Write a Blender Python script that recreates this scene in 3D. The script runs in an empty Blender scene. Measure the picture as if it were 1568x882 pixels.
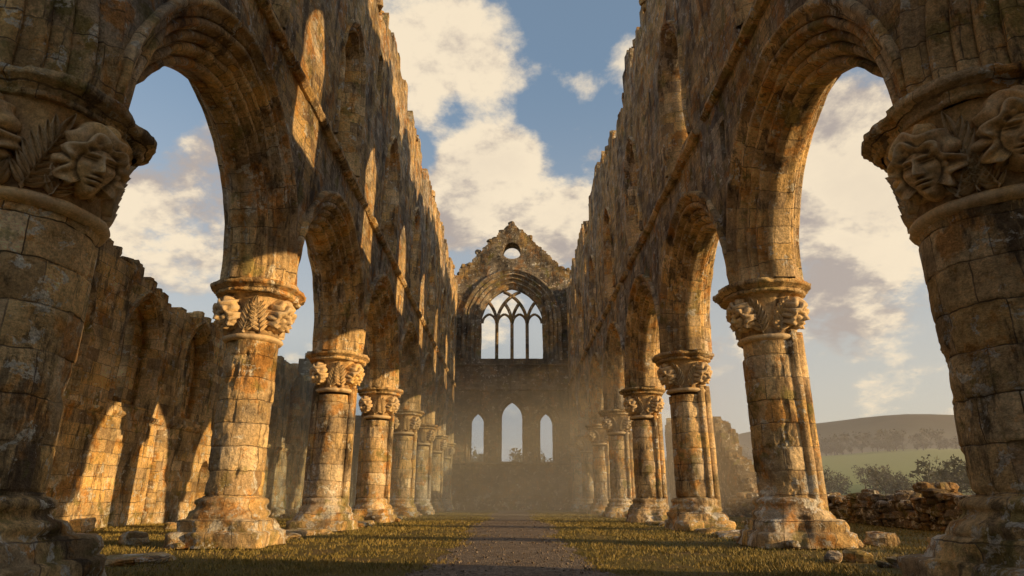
import bpy, math, random
from mathutils import Vector, noise, Matrix
import numpy as np
random.seed(7)
R_=random.Random(11)
sc=bpy.context.scene
EYE=0.85; PITCH=math.radians(18.4); F=973.0
def N(x,y,z,s=1.0): return noise.noise(Vector((x*s,y*s,z*s)))
def FB(x,y,z,s=1.0,o=3):
    v=0;a=1
    for i in range(o):
        v+=a*noise.noise(Vector((x*s+7.3*i,y*s-3.1*i,z*s))); a*=.5; s*=2.1
    return v
def H(*a):
    h=0.0
    for i,v in enumerate(a): h+=v*(12.9898+i*65.233)
    return (math.sin(h)*43758.5453)%1.0
def sstep(a,b,x):
    t=min(1,max(0,(x-a)/(b-a))); return t*t*(3-2*t)
def pixdir(px,py):
    u=(px-784)/F; v=(441-py)/F; c=math.cos(PITCH); s=math.sin(PITCH)
    return Vector((u,c-v*s,s+v*c)).normalized()

# ------------------------------------------------------------------ mesh builder
class MB:
    def __init__(s): s.v=[];s.f=[];s.uv=[];s.m=[];s.sm=[]
    def poly(s,pts,uvs=None,mat=0,smooth=False):
        b=len(s.v); s.v.extend(pts); s.f.append(tuple(range(b,b+len(pts))))
        s.uv.extend(uvs if uvs else [(0,0)]*len(pts)); s.m.append(mat); s.sm.append(smooth)
    def grid(s,P,UV,mat=0,smooth=True):
        b=len(s.v); n=len(P); m=len(P[0])
        for r in P: s.v.extend(r)
        for i in range(n-1):
            for j in range(m-1):
                s.f.append((b+i*m+j,b+i*m+j+1,b+(i+1)*m+j+1,b+(i+1)*m+j))
                s.uv.extend((UV[i][j],UV[i][j+1],UV[i+1][j+1],UV[i+1][j])); s.m.append(mat); s.sm.append(smooth)
    def obj(s,name,mats,parent=None):
        me=bpy.data.meshes.new(name); me.from_pydata([tuple(p) for p in s.v],[],s.f)
        ul=me.uv_layers.new(name="UVMap"); ul.data.foreach_set("uv",np.array(s.uv,dtype=np.float32).ravel())
        me.polygons.foreach_set("material_index",np.array(s.m,dtype=np.int32))
        me.polygons.foreach_set("use_smooth",np.array(s.sm,dtype=bool))
        for m in mats: me.materials.append(m)
        me.update()
        o=bpy.data.objects.new(name,me); sc.collection.objects.link(o)
        if parent: o.parent=parent
        return o
def empty(name):
    e=bpy.data.objects.new(name,None); sc.collection.objects.link(e); return e

# ------------------------------------------------------------------ node helpers
class NT:
    def __init__(s,nt): s.nt=nt; s.n=nt.nodes; s.l=nt.links
    def node(s,t,**k):
        x=s.n.new(t)
        for a,b in k.items(): setattr(x,a,b)
        return x
    def set(s,inp,v):
        if hasattr(v,'is_output') or isinstance(v,bpy.types.NodeSocket): s.l.new(v,inp)
        else: inp.default_value=v
    def math(s,op,a,b=0.0,c=0.0,clamp=False):
        x=s.node('ShaderNodeMath',operation=op,use_clamp=clamp); s.set(x.inputs[0],a); s.set(x.inputs[1],b)
        if op in('MULTIPLY_ADD','SMOOTH_MIN'): s.set(x.inputs[2],c)
        return x.outputs[0]
    def vm(s,op,a,b=(0,0,0),sc_=None):
        x=s.node('ShaderNodeVectorMath',operation=op); s.set(x.inputs[0],a)
        if op=='SCALE': s.set(x.inputs[3],sc_)
        elif op not in('LENGTH','NORMALIZE'): s.set(x.inputs[1],b)
        return x.outputs['Value'] if op in('LENGTH','DOT_PRODUCT','DISTANCE') else x.outputs[0]
    def noise(s,v,scale,detail=4,rough=.55,dist=0,out='Fac'):
        x=s.node('ShaderNodeTexNoise'); s.set(x.inputs['Vector'],v); s.set(x.inputs['Scale'],scale); x.inputs['Detail'].default_value=detail
        x.inputs['Roughness'].default_value=rough; x.inputs['Distortion'].default_value=dist
        return x.outputs[out]
    def ramp(s,f,stops,interp='LINEAR'):
        x=s.node('ShaderNodeValToRGB'); s.set(x.inputs[0],f); cr=x.color_ramp; cr.interpolation=interp
        while len(cr.elements)<len(stops): cr.elements.new(.5)
        for e,(p,c) in zip(cr.elements,stops):
            e.position=p; e.color=(c,c,c,1) if not isinstance(c,tuple) else (*c,1)
        return x.outputs[0]
    def mr(s,v,a,b,c=0.,d=1.,smooth=False):
        x=s.node('ShaderNodeMapRange'); x.interpolation_type='SMOOTHSTEP' if smooth else 'LINEAR'
        for i,q in enumerate((v,a,b,c,d)): s.set(x.inputs[i],q)
        return x.outputs[0]
    def mix(s,f,a,b,t='MIX'):
        x=s.node('ShaderNodeMix',data_type='RGBA',blend_type=t); s.set(x.inputs[0],f)
        s.set(x.inputs[6],a if not isinstance(a,tuple) or len(a)==4 else (*a,1)); s.set(x.inputs[7],b if not isinstance(b,tuple) or len(b)==4 else (*b,1))
        return x.outputs[2]
def newmat(name):
    m=bpy.data.materials.new(name); m.use_nodes=True; t=NT(m.node_tree); b=t.n['Principled BSDF']
    b.inputs['Roughness'].default_value=.92
    if 'Specular IOR Level' in b.inputs: b.inputs['Specular IOR Level'].default_value=.2
    return m,t,b

def stone(name,bw=.62,rh=.34,warm=.5,bump=.03,tint=1.0,dist=.11,rub=.6,age=1.0,orange=.7,vary=1.0,relief_shade=False):
    m,t,b=newmat(name)
    tc=t.node('ShaderNodeTexCoord'); uv=tc.outputs['UV']; ob=tc.outputs['Object']
    dn=t.noise(ob,1.1,2,.6,out='Color'); dn2=t.noise(ob,6,2,.5,out='Color')
    d=t.vm('SCALE',t.vm('SUBTRACT',dn,(.5,.5,.5)),sc_=dist)
    d2=t.vm('SCALE',t.vm('SUBTRACT',dn2,(.5,.5,.5)),sc_=.045+.25*max(0,dist-.11))
    uvd=t.vm('ADD',t.vm('ADD',uv,d),d2)
    br=t.node('ShaderNodeTexBrick'); t.l.new(uvd,br.inputs['Vector'])
    br.offset=.43; br.squash=.7; br.squash_frequency=3
    for k,v in (('Scale',1.),('Mortar Size',.009),('Mortar Smooth',.5),('Brick Width',bw),('Row Height',rh),('Bias',0.)): br.inputs[k].default_value=v
    br.inputs['Color1'].default_value=(0,0,0,1); br.inputs['Color2'].default_value=(1,1,1,1); br.inputs['Mortar'].default_value=(.5,.5,.5,1)
    val=br.outputs['Color']; mort=br.outputs['Fac']
    if bw>2: val=t.noise(ob,1.5,2)
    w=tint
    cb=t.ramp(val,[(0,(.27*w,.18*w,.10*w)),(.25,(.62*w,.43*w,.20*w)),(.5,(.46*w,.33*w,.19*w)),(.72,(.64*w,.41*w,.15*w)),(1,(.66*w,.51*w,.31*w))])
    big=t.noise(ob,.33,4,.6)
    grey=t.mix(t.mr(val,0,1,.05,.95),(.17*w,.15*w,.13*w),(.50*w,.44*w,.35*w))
    f=t.mr(big,.5-.09+(warm-.5)*.5,.5+.09+(warm-.5)*.5,0,1,True)
    c=t.mix(t.math('MULTIPLY',f,.85),cb,grey)
    zz=t.node('ShaderNodeSeparateXYZ'); t.l.new(ob,zz.inputs[0]); low=t.mr(zz.outputs[2],1.7,.3,0,.045,True)
    mid=t.noise(ob,1.3,5,.68)
    c=t.mix(t.mr(mid,.53,.61,0,orange,True),c,(.58,.26,.05))
    st=t.noise(t.vm('MULTIPLY',ob,(1.6,1.6,.35)),1.3,6,.76)
    c=t.mix(t.mr(st,.515,.62,0,.76*age,True),c,(.075,.057,.043))
    mo=t.noise(t.vm('ADD',ob,(9,4,1)),1.2,5,.7)
    c=t.mix(t.mr(t.math('ADD',mo,low),.56,.65,0,.65*age,True),c,(.22,.195,.055))
    li=t.noise(ob,3.1,6,.72,.4)
    c=t.mix(t.mr(t.math('ADD',li,low),.58,.62,0,.85*age**2,True),c,(.70,.66,.56))
    tone=t.noise(t.vm('ADD',ob,(2,14,5)),.75,5,.65)
    c=t.mix(vary,c,t.ramp(tone,[(.34,.50),(.5,1.08),(.66,1.42)]),'MULTIPLY')
    fine=t.noise(ob,14,5,.7); fine2=t.noise(ob,45,2,.7)
    c=t.mix(1.0,c,t.ramp(fine,[(.3,.62),(.5,1.0),(.7,1.3)]),'MULTIPLY')
    c=t.mix(.7,c,t.ramp(fine2,[(.3,.6),(.5,1.0),(.7,1.25)]),'MULTIPLY')
    mo2=t.math('MULTIPLY',mort,t.mr(t.noise(ob,2.1,2),.35,.62,.02,.8 if bw<2 else .03))
    c=t.mix(mo2,c,(.085,.06,.038))
    if relief_shade:  # shade painted into carved hollows by pointiness; raised edges painted paler
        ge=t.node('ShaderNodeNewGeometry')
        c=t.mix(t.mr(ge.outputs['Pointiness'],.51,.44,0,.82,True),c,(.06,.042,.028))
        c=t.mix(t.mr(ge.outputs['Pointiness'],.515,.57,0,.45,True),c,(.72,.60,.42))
    t.l.new(c,b.inputs['Base Color'])
    h=t.math('MULTIPLY',mo2,-1.5)
    h=t.math('ADD',h,t.math('MULTIPLY',val,rub))
    h=t.math('ADD',h,t.math('MULTIPLY',t.noise(ob,7,6,.75),2.2))
    h=t.math('ADD',h,t.math('MULTIPLY',fine,.9))
    pit=t.noise(ob,3.1,4,.65)
    h=t.math('SUBTRACT',h,t.mr(pit,.58,.68,0,.8,True))
    bp=t.node('ShaderNodeBump'); bp.inputs['Strength'].default_value=1; bp.inputs['Distance'].default_value=bump
    t.l.new(h,bp.inputs['Height']); t.l.new(bp.outputs[0],b.inputs['Normal'])
    return m
M_col=stone('column_stone',.64,.46,.66,.030,1.2)
M_arch=stone('arch_stone',.8,.36,.68,.030,1.18)
M_wall=stone('wall_rubble_stone',.46,.23,.56,.06,1.12,.26,1.0)
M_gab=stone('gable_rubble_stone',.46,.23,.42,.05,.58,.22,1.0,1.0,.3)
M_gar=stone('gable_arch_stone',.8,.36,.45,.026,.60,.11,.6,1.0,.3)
M_ash=stone('aisle_ashlar_stone',.7,.38,.80,.035,1.28,.14)
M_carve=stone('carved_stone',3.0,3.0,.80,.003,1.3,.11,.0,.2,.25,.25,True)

# ------------------------------------------------------------------ wall generator
class Op:
    def __init__(s,s0,s1,lo,hi,n=18): s.s0=s0;s.s1=s1;s.lo=lo;s.hi=hi;s.n=n
def arch_op(mid,sill,spring,R,c,off=0,n=22):
    Rr=R+off; a=Rr-c
    def hi(s):
        ds=min(abs(s-mid),a); return spring+math.sqrt(max(0,Rr*Rr-(ds+c)**2))
    return Op(mid-a,mid+a,lambda s:sill,hi,n)
def wall(mb,mp,s0,s1,zbot,topf,T,ops,ds=.35,dz=.6,mat=0,rough=.035,mat_in=None):
    if mat_in is None: mat_in=mat
    bp=[s0]; n=int((s1-s0)/ds)
    bp+= [s0+(s1-s0)*i/n for i in range(1,n+1)]
    for o in ops: bp+=[o.s0+(o.s1-o.s0)*(.5-.5*math.cos(math.pi*i/o.n)) for i in range(o.n+1)]
    bp=sorted(x for x in bp if s0-1e-6<=x<=s1+1e-6); q=[bp[0]]
    for x in bp[1:]:
        if x-q[-1]>1e-4: q.append(x)
    def V(s,z,side):
        d=(FB(s,z,side*5+3.3,.8,3)*rough*1.3+FB(s,z,side*5+9.1,3.1,2)*rough*.6)
        return mp(s,(d if side==0 else T-d),z)
    prev=None
    for a,b in zip(q[:-1],q[1:]):
        m=(a+b)/2; tp=topf(m)
        cur=(zbot,zbot); iv=[]
        for o in sorted([o for o in ops if o.s0<m<o.s1],key=lambda o:o.lo(m)):
            la,lb,ha,hb=o.lo(a),o.lo(b),o.hi(a),o.hi(b)
            if la>cur[0]+1e-3:
                iv.append((cur,(la,lb)))
                mb.poly([V(a,la,0),V(b,lb,0),V(b,lb,1),V(a,la,1)],[(a,0),(b,0),(b,T),(a,T)],mat_in)
            mb.poly([V(a,ha,0),V(b,hb,0),V(b,hb,1),V(a,ha,1)],[(a,0),(b,0),(b,T),(a,T)],mat_in)
            cur=(ha,hb)
        if tp>max(cur): iv.append((cur,(tp,tp))); mb.poly([V(a,tp,0),V(b,tp,0),V(b,tp,1),V(a,tp,1)],[(a,0),(b,0),(b,T),(a,T)],mat)
        for (la,lb),(ha,hb) in iv:
            lv=[(la,lb)]; k=math.floor(max(la,lb)/dz)+1
            while k*dz<min(ha,hb)-.02: lv.append((k*dz,k*dz)); k+=1
            lv.append((ha,hb))
            for (p,r),(u,w) in zip(lv[:-1],lv[1:]):
                for sd in (0,1):
                    mb.poly([V(a,p,sd),V(b,r,sd),V(b,w,sd),V(a,u,sd)],[(a,p),(b,r),(b,w),(a,u)],mat)
        if prev is not None and abs(prev-tp)>1e-3:
            mb.poly([V(a,prev,0),V(a,tp,0),V(a,tp,1),V(a,prev,1)],[(0,prev),(0,tp),(T,tp),(T,prev)],mat)
        prev=tp
    for s,tp in ((s0,topf(s0+.01)),(s1,topf(s1-.01))):
        mb.poly([V(s,zbot,0),V(s,tp,0),V(s,tp,1),V(s,zbot,1)],[(0,zbot),(0,tp),(T,tp),(T,zbot)],mat)
    for o in ops:
        for s in (o.s0,o.s1):
            lo=max(o.lo(s),zbot); hi=o.hi(s)
            if hi-lo>.02: mb.poly([V(s,lo,0),V(s,hi,0),V(s,hi,1),V(s,lo,1)],[(0,lo),(0,hi),(T,hi),(T,lo)],mat_in)
def roll(c,r,a0,a1,n=6):
    return [(c[0]+r*math.cos(math.radians(a0+(a1-a0)*i/n)),c[1]+r*math.sin(math.radians(a0+(a1-a0)*i/n))) for i in range(n+1)]
def mirror(p,T): return p+[(o,T-d) for o,d in reversed(p)]
def arch_ring(mb,mp,mid,sill,spring,R,c,prof,mat=0,nseg=18,jit=.012,seed=0):
    nst=max(1,int((spring-sill)/.4))
    st=[(0,spring+(sill-spring)*(1-i/nst)) for i in range(nst)]
    path=[('v',z) for _,z in st]+[('a',i/nseg) for i in range(nseg+1)]
    L=[]
    for kind,t in path: L.append((t-sill) if kind=='v' else (spring-sill)+t*R*math.acos(c/R))
    pl=[0]
    for (o1,d1),(o2,d2) in zip(prof[:-1],prof[1:]): pl.append(pl[-1]+math.hypot(o2-o1,d2-d1))
    for side in (-1,1):
        rows=[];uvs=[]
        for (kind,t),l in zip(path,L):
            row=[];ur=[]
            for (off,d),q in zip(prof,pl):
                Rr=R+off
                if kind=='v': s=Rr-c; z=t
                else:
                    ph=t*math.acos(c/Rr); s=Rr*math.cos(ph)-c; z=spring+Rr*math.sin(ph)
                e=FB(mid+side*s*1.3,z,d*2+seed,1.6,3)*jit*1.6+(H(int(l/.36),side,seed)-.5)*jit-max(0,FB(mid+side*s,z,d+seed,1.1,2)-.42)*-.16
                row.append(mp(mid+side*s+side*e*.7,d+e,z)); ur.append((q,l+.36*side*7))
            rows.append(row);uvs.append(ur)
        mb.grid(rows,uvs,mat,True)
def bar(mb,mp,pts,w,d0,d1,mat=0):
    prof=[(-w,d0+.1),(-w*.35,d0),(w*.35,d0),(w,d0+.1),(w,d1-.1),(w*.35,d1),(-w*.35,d1),(-w,d1-.1),(-w,d0+.1)]
    rows=[];uvs=[];l=0
    for i,p in enumerate(pts):
        a=pts[max(0,i-1)];b=pts[min(len(pts)-1,i+1)]
        tx,tz=b[0]-a[0],b[1]-a[1]; q=math.hypot(tx,tz) or 1; nx,nz=-tz/q,tx/q
        if i: l+=math.hypot(p[0]-pts[i-1][0],p[1]-pts[i-1][1])
        rows.append([mp(p[0]+nx*o,d,p[1]+nz*o) for o,d in prof]); uvs.append([(k*.1,l) for k in range(len(prof))])
    mb.grid(rows,uvs,mat,False)
def box_course(mb,mp,s0,s1,z0,z1,d0,dback,mat=0,step=.5,broken=0.,seed=0):
    n=int((s1-s0)/step); prof=[(dback,z0),(d0*.4,z0),(d0,z0+(z1-z0)*.45),(d0,z1-.03),(dback,z1)]
    for i in range(n):
        if H(i,seed)<broken: continue
        a=s0+(s1-s0)*i/n; b=s0+(s1-s0)*(i+1)/n-.006; e=(H(i,3,seed)-.5)*.06; e2=(H(i,5,seed)-.5)*.05
        P=[[mp(s,dd+(ee if dd!=dback else 0),z+ee*.5) for dd,z in prof] for s,ee in ((a,e),((a+b)/2,e2),(b,e))]
        mb.grid(P,[[(s,k*.1) for k in range(5)] for s in (a,(a+b)/2,b)],mat,False)
        for r,s in ((P[0],a),(P[2],b)): mb.poly(r,[(s,k*.1) for k in range(5)],mat)
def rock(mb,c,size,rz=0,mat=0,n=3,rnd=4.,tilt=0.,amp=.10):
    sx,sy,sz=size; sd=R_.random()*50; cr,sr=math.cos(rz),math.sin(rz); ct,st_=math.cos(tilt),math.sin(tilt)
    def pt(x,y,z):
        L=(abs(x)**rnd+abs(y)**rnd+abs(z)**rnd)**(1/rnd); x,y,z=x/L,y/L,z/L
        k=1+amp*2*N(x+sd,y,z,1.3)
        x,y,z=x*sx*k*.5,y*sy*k*.5,z*sz*k*.5
        x,z=x*ct-z*st_,x*st_+z*ct
        return (c[0]+x*cr-y*sr,c[1]+x*sr+y*cr,c[2]+z)
    for ax in range(3):
        for sg in (-1,1):
            rows=[];uv=[]
            for i in range(n+1):
                row=[];ur=[]
                for j in range(n+1):
                    a=-1+2*i/n;b=-1+2*j/n
                    p=[0,0,0];p[ax]=sg;p[(ax+1)%3]=a;p[(ax+2)%3]=b
                    row.append(pt(*p)); ur.append((c[0]+a*.2+sd,c[2]+b*.2+c[1]))
                rows.append(row);uv.append(ur)
            mb.grid(rows,uv,mat,False)
def top_rubble(mb,mp,s0,s1,topf,T,dens=1.6,mat=0):
    n=int((s1-s0)*dens)
    for i in range(n):
        s=s0+(s1-s0)*R_.random(); d=.1+(T-.2)*R_.random()*(.5 if R_.random()<.6 else 1)
        x,y,z=mp(s,d,topf(s)+.05)
        rock(mb,(x,y,z),(.25+.35*R_.random(),.25+.3*R_.random(),.16+.28*R_.random()),R_.random()*3,mat,2,5)

# ------------------------------------------------------------------ lathe
def lathe(mb,cx,cy,prof,nseg,disp,mat=0,nb=8,bw=.64,vs=1.,smooth=True):
    rows=[];uvs=[]
    for (z,r,n) in prof:
        row=[];ur=[]
        for j in range(nseg+1):
            th=2*math.pi*(j%nseg)/nseg; c,s=math.cos(th),math.sin(th)
            rr=r/((abs(c)**n+abs(s)**n)**(1/n)) if n!=2 else r
            rr+=disp(th,z,rr)
            row.append((cx+rr*c,cy+rr*s,z)); ur.append((j/nseg*nb*bw,z*vs))
        rows.append(row);uvs.append(ur)
    mb.grid(rows,uvs,mat,smooth)
ZC=5.2  # capital top
def head(mb,org,az,hh,yaw=0,n=64,mat=0,tilt=.28):
    """carved classical head, faces outward along az and a little downwards"""
    a=az+yaw; fx,fy=math.cos(a),math.sin(a); rx,ry=-fy,fx
    g=lambda x,z,x0,z0,sx,sz: math.exp(-((x-x0)/sx)**2-((z-z0)/sz)**2)
    ctt,stt=math.cos(tilt),math.sin(tilt)
    rows=[];uvs=[]
    for i in range(n+1):
        la=-math.pi/2+math.pi*i/n; row=[];ur=[]
        for j in range(int(n*1.3)+1):
            lo=-math.pi+2*math.pi*j/int(n*1.3)
            x=.66*math.sin(lo)*math.cos(la); y=.80*math.cos(lo)*math.cos(la); z=math.sin(la)
            front=sstep(0,.35,y)
            jaw=1-.34*sstep(.05,.95,-z); 
            ax=abs(x)
            d=0
            d-=.26*g(ax,z,.25,.09,.15,.085)
            d+=.16*g(ax,z,.255,.07,.11,.055)
            d-=.06*g(ax,z,.255,.065,.10,.014)
            d+=.07*g(ax,z,.25,.14,.13,.02)
            d+=.14*g(ax,z,.23,.26,.2,.05)
            k=sstep(.34,-.2,z)*(1 if z>-.2 else math.exp(-((z+.2)/.045)**2))
            d+=(.08+.32*k)*math.exp(-(x/(.056+.035*k))**2)*(1 if z>-.2 else k)*sstep(.5,.2,z)
            d+=.10*g(ax,z,.10,-.2,.05,.05)
            d+=.15*g(x,z,0,-.368,.16,.035)+.14*g(x,z,0,-.485,.13,.042)
            d-=.18*g(x,z,0,-.425,.20,.022)
            d+=.05*g(x,z,0,-.44,.3,.18)
            d-=.12*g(x,z,0,-.585,.14,.04)
            d+=.16*g(x,z,0,-.75,.17,.13)
            d+=.08*g(ax,z,.36,-.10,.14,.14)
            hm=sstep(.89,.96,math.sqrt((x/.56)**2+((z+.12)/.64)**2)) if z>-.55 else sstep(.42,.48,ax)
            hm=max(hm,1-sstep(0,.25,y)); hm*=sstep(-1.0,-.6,z)
            rho=math.sqrt((x*1.1)**2+(z+.1)**2); al=math.atan2(x,z+.1)
            wv=math.sin(rho*23+2.2*math.sin(al*7)+1.3*math.sin(al*3))
            hd=hm*(.23+.11*wv)
            L=math.sqrt(x*x+y*y+z*z)
            X=x*jaw*(1-hm)+x*hm; Y=y+d*front*(1-hm); Z=z
            X+=x/L*hd; Y+=y/L*hd; Z+=z/L*hd
            Y,Z=Y*ctt+Z*stt,Z*ctt-Y*stt
            px=org[0]+hh*(rx*X+fx*Y); py=org[1]+hh*(ry*X+fy*Y)
            row.append((px,py,org[2]+hh*Z)); ur.append((X*hh+3*org[0],Z*hh+org[1]))
        rows.append(row);uvs.append(ur)
    mb.grid(rows,uvs,mat,True)
def leaf(mb,S,s0,t0,ang,L,w,h=.05,mat=0,n=7):
    cx,cz=math.sin(ang),math.cos(ang); rows=[];uv=[]
    for i in range(n+1):
        u=i/n; ww=w*(math.sin(math.pi*min(1,u*.93+.07))**.75)
        if i==n: ww=.004
        row=[];ur=[]
        for q,hq in ((-1,-.03),(-.62,h*.9),(0,h*.25),(.62,h*.9),(1,-.03)):
            l=u*L; bend=.18*L*u*u
            s=s0+cx*l+cz*q*ww+ (bend*cz*(-1 if cx>0 else 1))*.3; tt=t0+cz*l-cx*q*ww+bend*.5
            row.append(S(s,tt,hq+.035*u)); ur.append((s,tt))
        rows.append(row);uv.append(ur)
    mb.grid(rows,uv,mat,True)
def sprig(mb,S,s0,t0,ang,L,pairs,ll,mat=0,h=.05):
    cx,cz=math.sin(ang),math.cos(ang)
    st=[];uv=[]
    for i in range(9):
        u=i/8*L; st.append([S(s0+cx*u+cz*q*.018,t0+cz*u-cx*q*.018,hq) for q,hq in ((-1,-.02),(0,h*1.1),(1,-.02))]); uv.append([(0,u),(.02,u),(.04,u)])
    mb.grid(st,uv,mat,True)
    for i in range(pairs):
        u=L*(.10+.82*i/(pairs-1)); k=1-.45*abs(i/(pairs-1)-.35)
        for sg in (-1,1):
            leaf(mb,S,s0+cx*u,t0+cz*u,ang+sg*(.95-.35*i/pairs),ll*k,ll*k*.19,h,mat)
    leaf(mb,S,s0+cx*L*.93,t0+cz*L*.93,ang,ll*.9,ll*.18,h,mat)

def column(name,cx,cy,r,hi,seed,heads,leaves,shafts=(),K=1.0,q=1.0,bk=1.0):
    par=empty(name)
    ns=180 if hi else 72
    rc=.46
    nb=8 if r>.65 else 6
    def dd(th,z,rr):
        x=cx+math.cos(th)*.8; y=cy+math.sin(th)*.8
        ci=math.floor(z/rc); fr=z/rc-ci; j=min(fr,1-fr)*rc
        bi=math.floor((th/(2*math.pi))*nb+.43*(ci%2))
        e=FB(x,y,z+seed,1.1,3)
        er=-max(0,e-.30)*.18
        e2=FB(x+5,y,z-seed,2.6,3); er-=max(0,e2-.45)*.14
        return (H(ci,bi,seed)-.5)*.034+er+FB(x,y,z,6,2)*.008-.014*math.exp(-(j/.016)**2)
    prof=[]; zt=ZC-1.2*K
    fr=[0,.03,.08,.2,.35,.5,.65,.8,.92,.97] if hi else [0,.05,.15,.5,.85,.95]
    k=0; b=r/.78
    while True:
        for qq in fr:
            zz=(k+qq)*rc
            if .6<=zz<=zt+.05: prof.append((zz,r*(1.05-.06*(zz/zt)),2))
        k+=1
        if k*rc>zt+.05: break
    mb=MB(); lathe(mb,cx,cy,prof,ns,dd,0,nb)
    for (sa,sr,so) in shafts:
        sx=cx+math.cos(sa)*(r+so); sy=cy+math.sin(sa)*(r+so)
        pr=[(.6+i*.2,sr,2) for i in range(int((zt-.5)/.2)+2)]
        lathe(mb,sx,sy,pr,20,lambda th,z,rr:FB(sx+th,sy,z,2,2)*.012,0,2)
    mb.obj('shaft',[M_col],par)
    mb=MB()
    def db(th,z,rr):
        x=cx+math.cos(th)*rr; y=cy+math.sin(th)*rr; k=1.3 if z<.55 else .6
        return (FB(x,y,z*1.5+seed,1.6,4)*.085-max(0,FB(x,y,z+seed,1.0,2)-.25)*.28)*k
    b2=b*bk
    pf=[(0,1.30,7),(.06,1.30,7),(.15,1.29,7),(.24,1.28,7),(.27,1.22,6),(.28,1.14,6),(.36,1.12,6),(.46,1.10,5),(.49,1.05,5),(.50,1.02,3),(.53,1.05,2.4),(.58,1.07,2.2),(.63,1.04,2.2),(.66,.97,2),(.70,.93,2),(.74,.92,2),(.77,.95,2),(.80,.96,2),(.84,.94,2),(.87,.88,2),(.89,.80,2),(.90,.70,2)]
    lathe(mb,cx,cy,[(z,qq*b2,n) for z,qq,n in pf],ns,db,0,9)
    mb.obj('base',[M_col],par)
    mb=MB()
    rb=r*.99/q
    bell=[(-1.22,rb),(-1.19,rb+.07),(-1.15,rb+.10),(-1.11,rb+.08),(-1.08,rb+.01),(-.9,rb+.0),(-.7,rb+.01),(-.5,rb+.05),(-.32,rb+.12),(-.24,rb+.17)]
    r5=max(rb+.17,.9)
    ab=[(-.25,rb+.15),(-.245,r5+.03),(-.20,r5+.045),(-.195,r5+.015),(-.17,r5+.02),(-.15,r5+.05),(-.12,r5+.10),(-.105,r5+.14),(-.10,r5+.16),(-.05,r5+.165),(-.01,r5+.16),(0,r5+.13),(.005,.6)]
    def dc(th,z,rr): return FB(cx+math.cos(th),cy+math.sin(th),z+seed,3,3)*.02-max(0,FB(cx+math.cos(th)*2,cy+math.sin(th)*2,z*2,1.2,2)-.4)*.10
    def da(th,z,rr):
        bi=math.floor(th*q*1.1/.42)
        return (H(bi,seed)-.5)*.035+FB(cx+math.cos(th)*1.1,cy+math.sin(th)*1.1,z*1.5+seed,3.2,4)*.045-max(0,FB(cx+math.cos(th)*1.5,cy+math.sin(th)*1.5,z,1.3,3)-.25)*.22
    lathe(mb,cx,cy,[(ZC+z*K,rr*q,2) for z,rr in bell],ns,dc,0,3,1.)
    lathe(mb,cx,cy,[(ZC+z*K,rr*q,2.3) for z,rr in ab],ns,da,1,12,.64)
    def rad(z):
        z=(z-ZC)/K
        for (a,ra),(b_,rb_) in zip(bell[:-1],bell[1:]):
            if a<=z<=b_: return (ra+(rb_-ra)*(z-a)/(b_-a))*q
        return bell[-1][1]*q
    for (az,tilt,L,pairs,t0,ll) in leaves:
        def S(s,tt,h,az=az):
            z=ZC-1.1*K+tt; rr=rad(min(z,ZC-.26*K))+h; a=az+s/((rb+.05)*q)
            return (cx+rr*math.cos(a),cy+rr*math.sin(a),z)
        sprig(mb,S,0,t0*K,tilt,L*K,pairs,ll*K,0,.10*q)
    for (az,yaw,hz) in heads:
        rr=(rb+.10)*q
        head(mb,(cx+rr*math.cos(az),cy+rr*math.sin(az),ZC+(-.69+hz)*K),az,(.39 if r>.7 else .36)*q,yaw,110 if (hi and r>.7) else 40,0)
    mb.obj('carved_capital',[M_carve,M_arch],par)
    return par
D=math.radians
BAY=6.7; CY=[6.6+BAY*k for k in range(8)]
for k,y in enumerate(CY):
    for sd in (-1,1):
        def A(d): return D(d) if sd<0 else D(180-d)
        rnd=H(k,sd)*14-7
        if k==0 and sd<0:
            heads=[(D(-18),-.28,0.0),(D(-88),0,.03),(D(120),0,0),(D(185),0,0)]
            leaves=[(D(-57),.30,.62,7,.0,.27),(D(-38),.30,.32,4,.0,.19),(D(-70),-.35,.26,4,.0,.16),(D(20),.1,.5,6,.05,.22),(D(55),0,.5,6,.05,.22),(D(145),0,.5,6,.05,.22)]
        elif k==0:
            heads=[(D(199),.24,-.03),(D(254),-.12,.04),(D(50),0,0)]
            leaves=[(D(226),-.12,.60,7,.0,.27),(D(213),.35,.30,4,.0,.18),(D(239),-.35,.26,4,.0,.16),(D(165),.1,.5,6,.05,.22),(D(130),.1,.5,6,.05,.22),(D(95),0,.5,6,.05,.22),(D(300),0,.5,6,.05,.22)]
        else:
            heads=[(A(-22+rnd),0,0),(A(-130+rnd),0,0),(A(80),0,0)]
            leaves=[(A(-94+rnd),.25,.55,6,.03,.27),(A(-60+rnd),-.2,.55,6,.03,.27),(A(12),.1,.5,6,.03,.25),(A(45),.1,.5,6,.03,.25),(A(-170),.1,.5,6,.03,.25)]
        hi=k<2
        sh=[]
        if sd>0 and k>=1: sh=[(D(-15),.14,.06),(D(28),.13,.06),(D(-52),.11,.02)]
        if sd<0 and k>=2: sh=[(D(30),.12,.04),(D(-8),.12,.04),(D(200),.12,.04)]
        column('stone_column',-5.55 if sd<0 else 5.47,y,.76 if k==0 else .525,hi,k*3.7+sd,heads,leaves,sh,1.17 if k==0 else 1.0,1.0 if k==0 else .9,.97 if k==0 else 1.03)

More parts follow.
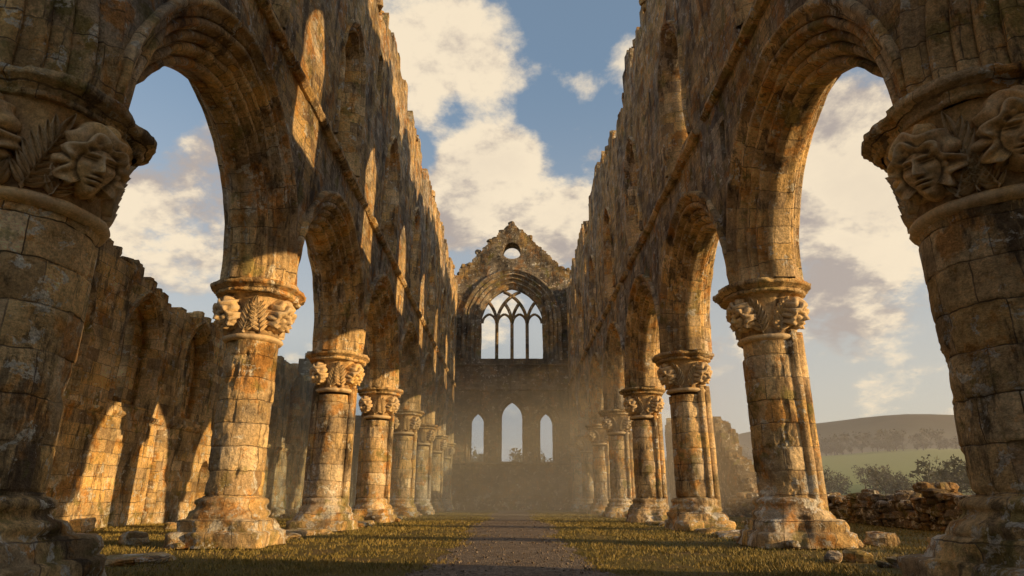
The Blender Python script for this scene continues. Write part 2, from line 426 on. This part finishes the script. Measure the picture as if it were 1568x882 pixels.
# ------------------------------------------------------------------ nave walls
T=1.35; XI=4.92
RA=2.61; CA=.26; SPR=ZC+.25
prof_front=[(1.0,.06),(1.0,-.09),(.95,-.14),(.89,-.12),(.86,-.05),(.83,-.02),(.74,-.02),(.72,.05)]+roll((.64,.06),.075,20,-200,7)+[(.54,.12),(.53,.20)]+roll((.46,.22),.07,20,-200,7)+[(.37,.26),(.36,.34)]+roll((.28,.36),.08,20,-200,7)+[(.18,.40),(.16,.48)]+roll((.07,.50),.07,20,-160,7)+[(.0,.56),(.0,T/2)]
prof_arc=mirror(prof_front,T)
def win_prof(T_): return mirror([(.42,.05),(.42,-.06),(.36,-.09),(.31,-.06),(.30,-.02),(.24,-.02),(.22,.05)]+roll((.16,.07),.055,20,-200,6)+[(.08,.12),(.04,.24),(.0,.28),(.0,T_/2)],T_)
mids=[3.25+BAY*k for k in range(8)]
mids=[m for m in mids if m<52]
for sd in (-1,1):
    par=empty('nave_arcade_wall')
    mp=(lambda s,d,z: (-(XI+d),s,z)) if sd<0 else (lambda s,d,z:(XI+d,s,z))
    def topf(s,sd=sd):
        b=math.floor(s/.42+.3*math.floor(s/2.1)); big=FB(s,sd*9,0,.22,2)
        return 19.0+big*.9+ (H(b,sd)-.5)*.8 - (1.1 if H(math.floor(s/1.7),sd,5)<.22 else 0)
    ops=[]
    for m in mids: ops.append(arch_op(m,0,SPR,RA,CA,.90,26))
    WS=10.5;WSP=13.35
    for m in mids:
        ops.append(arch_op(m,WS,WSP,1.7,.8,.33,14))
        if H(m,sd)<.5: ops.append(arch_op(m+3.35,15.2,16.3,.5,.2,0,8))
        if H(m,sd,4)<.6: ops.append(Op(m+2.9,m+3.15,lambda s:8.3,lambda s:9.3,3))
    mb=MB()
    wall(mb,mp,-7,54.9,ZC-.05,topf,T,ops,.35,.6,0,.05)
    wall(mb,mp,-7,-.8,0,lambda s:ZC,T,[],.5,.6,0,.04)
    wall(mb,mp,53.6,54.9,0,lambda s:ZC-.04,T-.05,[],.5,.6,0,.03)
    top_rubble(mb,mp,-6,54.5,topf,T,2.2)
    mb.obj('rubble_wall',[M_wall],par)
    mb=MB()
    for i,m in enumerate(mids): arch_ring(mb,mp,m,ZC-.01,SPR,RA,CA,prof_arc,0,30,.018,i+sd)
    mb.obj('moulded_arches',[M_arch],par)
    mb=MB()
    for i,m in enumerate(mids): arch_ring(mb,mp,m,WS,WSP,1.7,.8,win_prof(T),0,12,.03,i+sd)
    mb.obj('clerestory_window_surrounds',[M_arch],par)
    mb=MB()
    box_course(mb,mp,-6.9,54.8,9.95,10.15,-.16,.1,0,.55,.06,sd)
    mb.obj('string_course',[M_arch],par)
    if sd>0:  # added wall blocks sun from the near left column; opening shapes a light patch
        mb=MB()
        wall(mb,lambda s,d,z:(XI+.75+d,s,z),.3,6.2,0,lambda s:8.6,T*.4,[arch_op(4.0,3.3,4.6,.8,.35,0,8)],.4,.6,0,.04)
        mb.obj('added_sun_blocker',[M_wall],par)
# unseen west wall, added behind the viewer to cut sky fill on the nave
par=empty('added_west_wall')
mb=MB()
tw=lambda s:6.0+2.5*abs(s)/6+(H(math.floor(s/.5),9)-.5)*.8
wall(mb,lambda s,d,z:(s,-7.1-d,z),-6.3,6.3,0,tw,1.4,[arch_op(0,0,3.2,2.2,.8,0,14)],.4,.6,0,.05)
top_rubble(mb,lambda s,d,z:(s,-7.1-d,z),-6,6,tw,1.4,2.5)
mb.obj('rubble_wall',[M_wall],par)

# ------------------------------------------------------------------ gable (east) end
par=empty('gable_end_wall')
YG=55.0; TG=1.4
mpg=lambda s,d,z:(s,YG+d,z)
def topg(s):
    a=abs(s)
    if a>5.0: return 20.6+(H(math.floor(s/.5))-.5)*.7
    return 20.75+(1-a/5.0)*5.0+(H(math.floor(s/.45),2)-.5)*.38-(.3 if H(math.floor(s/1.1),7)<.3 else 0)
bigR,bigC,bigS0,bigSp=3.36,.61,12.6,16.0
def circ(s): return math.sqrt(max(0,.8**2-s*s))
ops=[arch_op(0,bigS0,bigSp,bigR,bigC,1.5,30),Op(-.8,.8,lambda s:22.55-circ(s)*.7,lambda s:22.75+circ(s)*1.1,14),
     arch_op(0,3.85,7.45,1.6,.72,.30,16),arch_op(-2.95,3.85,6.95,1.1,.57,.30,14),arch_op(2.95,3.85,6.95,1.1,.57,.30,14)]
mb=MB(); wall(mb,mpg,-6.3,6.3,0,topg,TG,ops,.28,.6,0,.05)
for i in range(60):
    s=-5.2+10.4*R_.random(); x,y,z=mpg(s,.1+R_.random()*1.1,topg(s)+.03); rock(mb,(x,y,z),(.3+.3*R_.random(),.3+.3*R_.random(),.15+.25*R_.random()),R_.random()*3,0,2,5)
mb.obj('rubble_wall',[M_gab],par)
mb=MB()
pb=[(1.75,.06),(1.75,-.14),(1.66,-.2),(1.56,-.15),(1.5,-.03),(1.4,-.03),(1.36,.05)]+roll((1.25,.08),.1,20,-200,6)+[(1.1,.2),(1.0,.2)]+roll((.9,.26),.1,20,-200,6)+[(.78,.36),(.62,.38)]+roll((.52,.44),.09,20,-200,6)+[(.4,.55),(.2,.6),(.12,.62),(0,.70),(0,1.0)]
pb=pb+[(1.6,TG+.02)]
arch_ring(mb,mpg,0,bigS0,bigSp,bigR,bigC,pb,0,24,.03,4)
for (m,R,c,sp) in ((0,1.6,.72,7.45),(-2.95,1.1,.57,6.95),(2.95,1.1,.57,6.95)):
    arch_ring(mb,mpg,m,3.85,sp,R,c,win_prof(TG),0,14,.02,m)
    arch_ring(mb,mpg,m,7.0,sp,R,c,[(.75,.05),(.75,-.1),(.66,-.14),(.6,-.1),(.58,.05)],0,14,.02,m)
box_course(mb,mpg,-4.9,4.9,9.75,9.95,-.16,.1,0,.55,.03,31)
box_course(mb,mpg,-4.9,4.9,11.9,12.1,-.18,.1,0,.55,.03,32)
box_course(mb,mpg,-4.9,4.9,3.55,3.75,-.22,.1,0,.55,.05,33)
mb.obj('moulded_arches',[M_gar],par)
mb=MB()
d0,d1=.62,1.0
def inside(s,z): 
    return abs(s)+bigC<bigR and z<bigSp+math.sqrt(max(0,bigR**2-(abs(s)+bigC)**2))+.08
sp2=15.9
for s in (-1.37,0,1.37): bar(mb,mpg,[(s,bigS0),(s,sp2)],.15,d0,d1)
RR=bigR
for s in (-2.75,-1.37,0,1.37,2.75):
    for sg in (-1,1):
        pts=[]
        for i in range(24):
            ph=i/23*1.25; ss=s+sg*RR*(1-math.cos(ph)); zz=sp2+RR*math.sin(ph)
            if not inside(ss,zz): break
            pts.append((ss,zz))
        if len(pts)>2 and zz>sp2: bar(mb,mpg,pts[:13] if s==0 else pts,.14,d0,d1)
for s in (-2.06,-.685,.685,2.06):
    r=.75
    for sg in (-1,1):
        bar(mb,mpg,[(s+sg*(.62-(r+.12)*(1-math.cos(i/8*1.28))),16.05+(r+.12)*math.sin(i/8*1.28)) for i in range(9)],.11,d0+.06,d1-.06)
mb.obj('window_tracery',[M_gar],par)

# ------------------------------------------------------------------ left aisle outer wall
par=empty('aisle_outer_wall')
mpl=lambda s,d,z:(-13.0-d,s,z)
def topl(s): return 8.25+FB(s,2,2,.3,2)*.55+(H(math.floor(s/.45),8)-.5)*.55+.5*sstep(22,16,s)
wm=[5.4,9.5,13.6,17.7,21.8,25.9,30.0,34.1,38.2]
fo=[arch_op(m,3.9,6.2,1.5,.65,.33,14) for m in wm]+[arch_op(27.9,0,1.7,.75,.25,0,8)]
bo=[Op(m-.3,m+.3,lambda s:4.2,lambda s:7.0,3) for m in wm]
mb=MB(); wall(mb,mpl,2,44,0,topl,.6,fo,.4,.6,0,.05)
wall(mb,lambda s,d,z:(-13.55-d,s,z),2,44,0,lambda s:topl(s)-.15,.5,bo,.4,.6,0,.05)
top_rubble(mb,mpl,2,44,topl,1.0,2.5)
mb.obj('ashlar_wall',[M_ash],par)
mb=MB()
for m in wm: arch_ring(mb,mpl,m,3.9,6.2,1.5,.65,win_prof(.8),0,12,.02,m)
box_course(mb,mpl,2.1,43.9,3.45,3.65,-.13,.1,0,.6,.45,61)
mb.obj('window_surrounds',[M_arch],par)
mb=MB()
for m in [7.5+8.2*i for i in range(5)]:
    cx,cy=-12.93,m
    lathe(mb,cx,cy,[(z*.25,.2,2) for z in range(0,14)],16,lambda th,z,rr:FB(th,cy,z,2,2)*.02,0,3)
mb.obj('wall_responds',[M_arch],par)
par=empty('transept_wall')
mpt=lambda s,d,z:(s,44.0+d,z)
mb=MB()
wall(mb,mpt,-15,-6.4,0,lambda s:10.6+(H(math.floor(s/.5))-.5)*.7,1.1,[Op(-11.9,-10.3,lambda s:6.3,lambda s:8.2,5),Op(-13.9,-12.9,lambda s:6.3,lambda s:8.2,5),arch_op(-9.5,0,3,1.6,.5,0,12)],.4,.6,0,.05)
top_rubble(mb,mpt,-15,-6.5,lambda s:10.6,1.1,2.5)
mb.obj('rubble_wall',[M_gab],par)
par=empty('ruined_aisle_wall')
mpr=lambda s,d,z:(13.0+d,s,z)
def topr(s): return 1.6+4.6*sstep(37,42,s)+FB(s,5,5,.5,2)*.9+(H(math.floor(s/.45),18)-.5)*.8
mb=MB(); wall(mb,mpr,36,55,0,topr,1.0,[arch_op(43.5,2.0,3.9,1.2,.5,0,12),arch_op(48.5,2.0,3.9,1.2,.5,0,12)],.35,.6,0,.08)
top_rubble(mb,mpr,36,55,topr,1.0,3)
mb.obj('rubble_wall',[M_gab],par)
mb=MB()
y=9.0
while y<37:
    x=12.6+.4*math.sin(y*.3); hh=.85+.5*N(y,0,0,.6)
    z=0
    while z<hh:
        th=.15+.16*R_.random()
        for dx in (-.32,.0,.32):
            if z+th>hh and R_.random()<.4: continue
            rock(mb,(x+dx+.12*R_.random(),y+.12*R_.random(),z+th/2),(.35+.28*R_.random(),.35+.3*R_.random(),th*1.12),R_.random()*.8-.4,0,3,3.5,R_.random()*.3-.15,.16)
        z+=th*.92
    y+=.42
mb.obj('low_rubble_wall',[M_gab])
mb=MB()
for sd in (-1,1):
    y=5.
    while y<54:
        L=.6+.6*R_.random()
        if all(abs(y+L/2-c)>1.1 for c in CY) and R_.random()<.62:
            rock(mb,(sd*(5.5+.15*R_.random()),y+L/2,-.03+.03*R_.random()),(.9+.5*R_.random(),L*.97,.20+.06*R_.random()),R_.random()*.2-.1,0,6,4,R_.random()*.06,.16)
        y+=L
for i in range(36):
    sd=R_.choice((-1,-1,1)); y=7+45*R_.random(); x=sd*(6.7+5.8*R_.random() if sd<0 else 6.8+5*R_.random())
    s=.15+.3*R_.random()**2; rock(mb,(x,y,s*.22),(s*1.3,s,s*.7),R_.random()*3,0,3,3.5,0,.16)
for i in range(24):
    y=12+30*R_.random(); s=.3+.45*R_.random(); rock(mb,(-12.4+.6*R_.random(),y,s*.3),(s*1.2,s,s*.8),R_.random()*3,0,4,5,R_.random()*.2,.14)
for i in range(36):
    c=R_.choice(CY); sd=R_.choice((-1,1)); a=R_.random()*6.28; s=.08+.16*R_.random(); rock(mb,(sd*5.55+1.0*math.cos(a),c+1.0*math.sin(a),s*.3),(s*1.3,s,s*.7),R_.random()*3,0,3,3.5,0,.16)
for i in range(20):
    s=.12+.35*R_.random()**1.5; rock(mb,(4.6+3.4*R_.random(),7.2+4.5*R_.random(),s*.2),(s*1.4,s,s*.65),R_.random()*3,0,4,3.5,R_.random()*.3,.16)
mb.obj('fallen_stones',[M_col])

# ------------------------------------------------------------------ ground
def pathw(y): return 1.2+.18*math.sin(y*.35)+.25*N(y,3,0,.9)
m_g,t,b=newmat('grass_ground')
tc=t.node('ShaderNodeTexCoord'); ob=tc.outputs['Object']
n1=t.noise(ob,.35,6,.65); n2=t.noise(ob,9,6,.75)
c=t.mix(n1,(.11,.095,.022),(.28,.20,.055)); c=t.mix(t.mr(n2,.35,.7,0,.5),c,(.05,.042,.013))
c=t.mix(t.mr(t.noise(ob,1.1,6,.7),.50,.64,0,.8),c,(.20,.13,.06))
t.l.new(c,b.inputs['Base Color'])
bp=t.node('ShaderNodeBump'); bp.inputs['Distance'].default_value=.06; t.l.new(n2,bp.inputs['Height']); t.l.new(bp.outputs[0],b.inputs['Normal'])
m_p,t,b=newmat('gravel_path')
tc=t.node('ShaderNodeTexCoord'); ob=tc.outputs['Object']
vo=t.node('ShaderNodeTexVoronoi'); t.l.new(ob,vo.inputs['Vector']); vo.inputs['Scale'].default_value=30
sp=t.node('ShaderNodeSeparateColor'); t.l.new(vo.outputs['Color'],sp.inputs[0])
c=t.mix(sp.outputs[0],(.11,.085,.065),(.44,.36,.28)); c=t.mix(t.mr(t.noise(ob,1.0,7,.7),.42,.62,0,.6),c,(.18,.13,.09))
t.l.new(c,b.inputs['Base Color'])
hh=t.math('ADD',t.math('MULTIPLY',vo.outputs['Distance'],-1),t.math('MULTIPLY',t.noise(ob,4,5),1.5))
bp=t.node('ShaderNodeBump'); bp.inputs['Distance'].default_value=.05; t.l.new(hh,bp.inputs['Height']); t.l.new(bp.outputs[0],b.inputs['Normal'])
mb=MB()
xs=[-2500,-1200,-600,-300,-150,-80,-40]+[i*1.0 for i in range(-24,25)]+[40,80,150,300,600,1200,2500]
ys=[-600,-200,-60,-20]+[i*1.0 for i in range(-8,70)]+[90,130,200,300,600,1200,3000]
P=[[(x,y,(.03*N(x,y,0,.6) if abs(x)>2.5 and abs(x)<24 and -8<y<69 else 0)-.02*(abs(x)>2.5)) for x in xs] for y in ys]
mb.grid(P,[[(x,y) for x in xs] for y in ys]); mb.obj('ground',[m_g])
mb=MB(); P=[];U=[]
for i in range(0,460):
    y=-6+i*.1325; w=pathw(y); P.append([(-w+.10*N(y,0,1,3),y,.004),(-w*.5,y,.014),(0,y,.018),(w*.5,y,.014),(w+.10*N(y,4,1,3),y,.004)]); U.append([(0,0)]*5)
mb.grid(P,U)
for i in range(900):
    y=6+22*R_.random()**1.5; x=(R_.random()*2-1)*(pathw(y)+.1); s=.015+.03*R_.random()**2
    rock(mb,(x,y,.016+s*.2),(s*1.3,s,s*.8),R_.random()*3,0,1,3)
mb.obj('gravel_path',[m_p])
m_gb,t,b=newmat('grass_blades')
oi=t.node('ShaderNodeTexCoord').outputs['Object']
nn=t.noise(oi,1.4,5,.7)
c=t.mix(t.mr(nn,.35,.65),(.12,.11,.022),(.36,.26,.07)); c=t.mix(t.mr(t.noise(oi,40,2),.5,.7),c,(.40,.29,.12))
t.l.new(c,b.inputs['Base Color']); b.inputs['Roughness'].default_value=.6
mb=MB()
cnt=0
while cnt<150000:
    u=R_.random(); y=5.5+40*u**1.9; x=(R_.random()*2-1)*min(15,3+y*.85)
    if abs(x)<pathw(y)-.08+.35*N(x,y,0,4)*2: continue
    if abs(abs(x)-5.55)<1.0 and R_.random()<.6: continue
    dn=FB(x,y,3,.7,3)
    if dn<-.1 and R_.random()<.75: continue
    cnt+=1
    h=(.012+.030*R_.random())*(1+1.3*max(0,dn))*(1+y*.012); a=R_.random()*6.28; w=.0045*(1+y*.09); lx=(R_.random()-.5)*h*2; ly=(R_.random()-.5)*h*2
    z0=-.01
    mb.v.extend([(x-w*math.cos(a),y-w*math.sin(a),z0),(x+w*math.cos(a),y+w*math.sin(a),z0),(x+lx,y+ly,z0+h+.012)])
    k=len(mb.v)-3; mb.f.append((k,k+1,k+2)); mb.uv.extend([(0,0)]*3); mb.m.append(0); mb.sm.append(False)
mb.obj('grass',[m_gb])

# ------------------------------------------------------------------ hills
def hillz(x,y):
    d=math.hypot(x,y); az=math.degrees(math.atan2(x,y))
    w=.30+.70*sstep(4,24,az)*sstep(85,50,az) if az>-8 else .30
    e1=.060*d*sstep(150,420,d)*sstep(900,470,d)
    e2=.108*d*sstep(650,1250,d)*(.90+.12*math.exp(-((az-29.5)/5)**2)+.02*math.sin(az*.4))*sstep(2300,1300,d)
    return max(e1,0)*(w*.9+.05+.06*math.sin(az*.25))+e2*w + FB(x,y,0,.006,3)*4*sstep(200,500,d)-.5
m_h,t,b=newmat('hill_fields')
ob=t.node('ShaderNodeTexCoord').outputs['Object']
vo=t.node('ShaderNodeTexVoronoi',voronoi_dimensions='2D'); t.l.new(t.vm('ADD',ob,t.vm('SCALE',t.noise(ob,.01,2,out='Color'),sc_=40)),vo.inputs['Vector']); vo.inputs['Scale'].default_value=.006
sp=t.node('ShaderNodeSeparateColor'); t.l.new(vo.outputs['Color'],sp.inputs[0])
c=t.ramp(sp.outputs[0],[(0,(.13,.16,.035)),(.4,(.22,.24,.05)),(.7,(.30,.28,.065)),(1,(.20,.17,.06))])
yy=t.node('ShaderNodeSeparateXYZ'); t.l.new(ob,yy.inputs[0])
moor=t.mix(t.noise(ob,.012,8,.75),(.05,.035,.03),(.22,.16,.09))
c=t.mix(t.mr(yy.outputs[2],26,48,0,.9,True),c,moor)
t.l.new(c,b.inputs['Base Color'])
mb=MB();P=[];U=[]
ds=[150+i*22 for i in range(31)]+[830+i*60 for i in range(26)]
for d in ds:
    P.append([(d*math.sin(math.radians(a*1.5)),d*math.cos(math.radians(a*1.5)),hillz(d*math.sin(math.radians(a*1.5)),d*math.cos(math.radians(a*1.5)))) for a in range(-50,61)]); U.append([(0,0)]*111)
mb.grid(P,U); mb.obj('hills',[m_h])
m_b,t,b=newmat('bark')
ob=t.node('ShaderNodeTexCoord').outputs['Object']; t.l.new(t.mix(t.noise(ob,3,5),(.04,.03,.02),(.11,.08,.055)),b.inputs['Base Color'])
m_l,t,b=newmat('foliage'); ob=t.node('ShaderNodeTexCoord').outputs['Object']
t.l.new(t.mix(t.noise(ob,.22,5,.7),(.035,.045,.015),(.12,.085,.03)),b.inputs['Base Color'])
def tree(mb,x,y,z,h,nl=420,ls=.05):
    def seg(p,q,r0,r1):
        p=Vector(p);q=Vector(q);d=(q-p).normalized();u=d.orthogonal().normalized();v=d.cross(u)
        mb.grid([[tuple(c_+(u*math.cos(k*1.2566)+v*math.sin(k*1.2566))*r) for k in range(6)] for c_,r in((p,r0),(q,r1))],[[(0,0)]*6]*2,0,True)
    seg((x,y,z-.5),(x,y,z+h*.45),h*.03,h*.02); cl=[]
    for i in range(15):
        a=R_.random()*6.28; rr=h*.36*R_.random()**.5; zz=z+h*(.28+.60*R_.random()); k=1-.7*abs((zz-z)/h-.5)
        cl.append((x+rr*k*math.cos(a),y+rr*k*math.sin(a),zz,h*(.10+.09*R_.random())))
        if i<6: seg((x,y,z+h*.3),cl[-1][:3],h*.012,h*.004)
    for i in range(nl):
        c=R_.choice(cl); p=Vector((R_.gauss(0,1),R_.gauss(0,1),R_.gauss(0,1))).normalized()*c[3]*(.4+.65*R_.random())
        q=Vector(c[:3])+p; s=h*ls*(.5+R_.random())
        mb.poly([tuple(q+Vector((R_.uniform(-s,s),R_.uniform(-s,s),R_.uniform(-s,s)))) for _ in range(3)],None,1)
mb=MB()
for i in range(46):
    x=-50+100*R_.random(); y=150+60*R_.random(); tree(mb,x,y,0,9+6*R_.random(),420)
for i in range(85):
    a=math.radians(15+28*R_.random()); d=140+110*R_.random()
    x,y=d*math.sin(a),d*math.cos(a); tree(mb,x,y,max(-.2,hillz(x,y)) if d>160 else 0,5+4.5*R_.random(),380)
for i in range(130):
    a=math.radians(14+30*R_.random()); d=R_.choice((R_.uniform(425,455),R_.uniform(430,450),R_.uniform(560,800)))
    x,y=d*math.sin(a),d*math.cos(a); tree(mb,x,y,hillz(x,y)-1,7+7*R_.random(),240,.075)
for i in range(25):
    a=math.radians(-60+50*R_.random()); d=120+80*R_.random()
    x,y=d*math.sin(a),d*math.cos(a); tree(mb,x,y,0,8+6*R_.random(),240)
mb.obj('distant_trees',[m_b,m_l])

# ------------------------------------------------------------------ mist
def mistbox(name,x0,x1,y0,y1,z0,z1,dens,an=.3,col=(1,.9,.76,1)):
    mb=MB(); v=[(x,y,z) for x in(x0,x1) for y in(y0,y1) for z in(z0,z1)]
    for f in ((0,1,3,2),(4,6,7,5),(0,4,5,1),(2,3,7,6),(0,2,6,4),(1,5,7,3)): mb.poly([v[i] for i in f])
    mm=bpy.data.materials.new(name); mm.use_nodes=True; nt=mm.node_tree; nt.nodes.clear()
    o=nt.nodes.new('ShaderNodeOutputMaterial'); s=nt.nodes.new('ShaderNodeVolumeScatter'); s.inputs['Density'].default_value=dens; s.inputs['Anisotropy'].default_value=an; s.inputs['Color'].default_value=col
    nt.links.new(s.outputs[0],o.inputs['Volume']); ob=mb.obj(name,[mm])
    import bmesh
    bm=bmesh.new(); bm.from_mesh(ob.data); bmesh.ops.remove_doubles(bm,verts=bm.verts,dist=1e-4); bmesh.ops.recalc_face_normals(bm,faces=bm.faces); bm.to_mesh(ob.data); bm.free()
mistbox('ground_mist',-12.9,12.2,26,54.6,-.1,7.5,.031,.0,(1,.78,.52,1))
mistbox('valley_mist',-500,1100,58,1500,-2,32,.0011,.2,(1,.90,.80,1))

# ------------------------------------------------------------------ light
sdir=Vector((1,-.31,.19)).normalized()
sun=bpy.data.lights.new('sun','SUN'); sun.energy=5.0; sun.angle=math.radians(.53); sun.color=(1,.66,.30)
so=bpy.data.objects.new('sun',sun); sc.collection.objects.link(so); so.rotation_euler=(-sdir).to_track_quat('-Z','Y').to_euler(); so.location=(60,-20,40)
w=bpy.data.worlds.new("World"); sc.world=w; w.use_nodes=True; t=NT(w.node_tree); bg=t.n['Background']
sky=t.node('ShaderNodeTexSky'); sky.sky_type='NISHITA'; sky.sun_disc=False
sky.sun_elevation=math.asin(sdir.z); sky.sun_rotation=math.atan2(sdir.x,sdir.y); sky.air_density=1.0; sky.dust_density=1.2; sky.ozone_density=1.5
dr=t.node('ShaderNodeTexCoord').outputs['Generated']
sx=t.node('ShaderNodeSeparateXYZ'); t.l.new(dr,sx.inputs[0])
den=t.math('ADD',t.math('MAXIMUM',sx.outputs[2],0.0),.45)
pv=t.vm('SCALE',dr,sc_=t.math('DIVIDE',1.0,den))
def dens(off):
    p=t.vm('ADD',pv,off)
    wv=t.vm('ADD',p,t.vm('SCALE',t.vm('SUBTRACT',t.noise(p,5,4,.65,out='Color'),(.5,.5,.5)),sc_=.22))
    v=t.node('ShaderNodeTexVoronoi'); v.feature='F1'; t.l.new(wv,v.inputs['Vector']); v.inputs['Scale'].default_value=8; v.inputs['Detail'].default_value=2; v.inputs['Roughness'].default_value=.6; v.normalize=True
    n_=t.noise(p,3.0,10,.62,.1)
    return t.math('ADD',t.math('MULTIPLY',n_,.86),t.math('MULTIPLY',t.math('SUBTRACT',1.0,v.outputs['Distance']),.14))
base=dens((3.1,1.7,.4)); shd=dens((3.1+.07,1.7-.02,.4+.06))
blobs=[(690,50,.15,.17),(745,255,.11,.17),(700,330,.11,.18),(860,340,.13,.18),(800,240,.08,.12),(905,225,.06,.13),(960,85,.05,.07),(880,130,.05,.06),(1310,330,.24,.17),(1300,200,.14,.11),(280,320,.24,.17),(1290,500,.14,.12),(880,50,.11,-.12),(840,165,.06,-.15),(700,185,.05,-.10),(630,225,.06,-.13),(250,180,.08,-.14),(1250,600,.06,-.08)]
acc=None
for px,py,r,wt in blobs:
    c_=pixdir(px,py); d_=t.vm('DISTANCE',dr,tuple(c_)); k=t.mr(d_,r,0,0,wt,True); acc=k if acc is None else t.math('ADD',acc,k)
cov=t.math('ADD',base,acc)
mask=t.mr(cov,.56,.66,0,1,True)
lit=t.mr(t.math('SUBTRACT',base,shd),-.075,.055,0,1,True)
thick=t.mr(cov,.68,.90,0,1,True)
lit2=t.math('MULTIPLY',lit,t.math('SUBTRACT',1.0,t.math('MULTIPLY',thick,.20)),clamp=True)
ccol=t.mix(lit2,(4.4,3.75,3.35),(9.2,7.7,5.6))
haze=t.mr(sx.outputs[2],.0,.62,1,0,True)
skyc=t.mix(1.0,sky.outputs[0],(1.9,1.9,1.9),'MULTIPLY')
skyc=t.mix(t.math('MULTIPLY',haze,.78),skyc,(8.0,6.4,4.3))
skyc=t.mix(.32,skyc,(3.0,3.9,4.8))
col=t.mix(t.math('MULTIPLY',mask,.95),skyc,ccol)
t.l.new(col,bg.inputs['Color']); bg.inputs['Strength'].default_value=.105

# ------------------------------------------------------------------ camera
cam=bpy.data.cameras.new('camera'); co=bpy.data.objects.new('camera',cam); sc.collection.objects.link(co)
cam.sensor_width=36; cam.lens=36*F/1568; cam.clip_start=.05; cam.clip_end=8000
co.location=(0,0,EYE); co.rotation_euler=(math.radians(90)+PITCH,0,0); sc.camera=co
sc.view_settings.view_transform='Standard'; sc.view_settings.look='None'; sc.view_settings.exposure=0
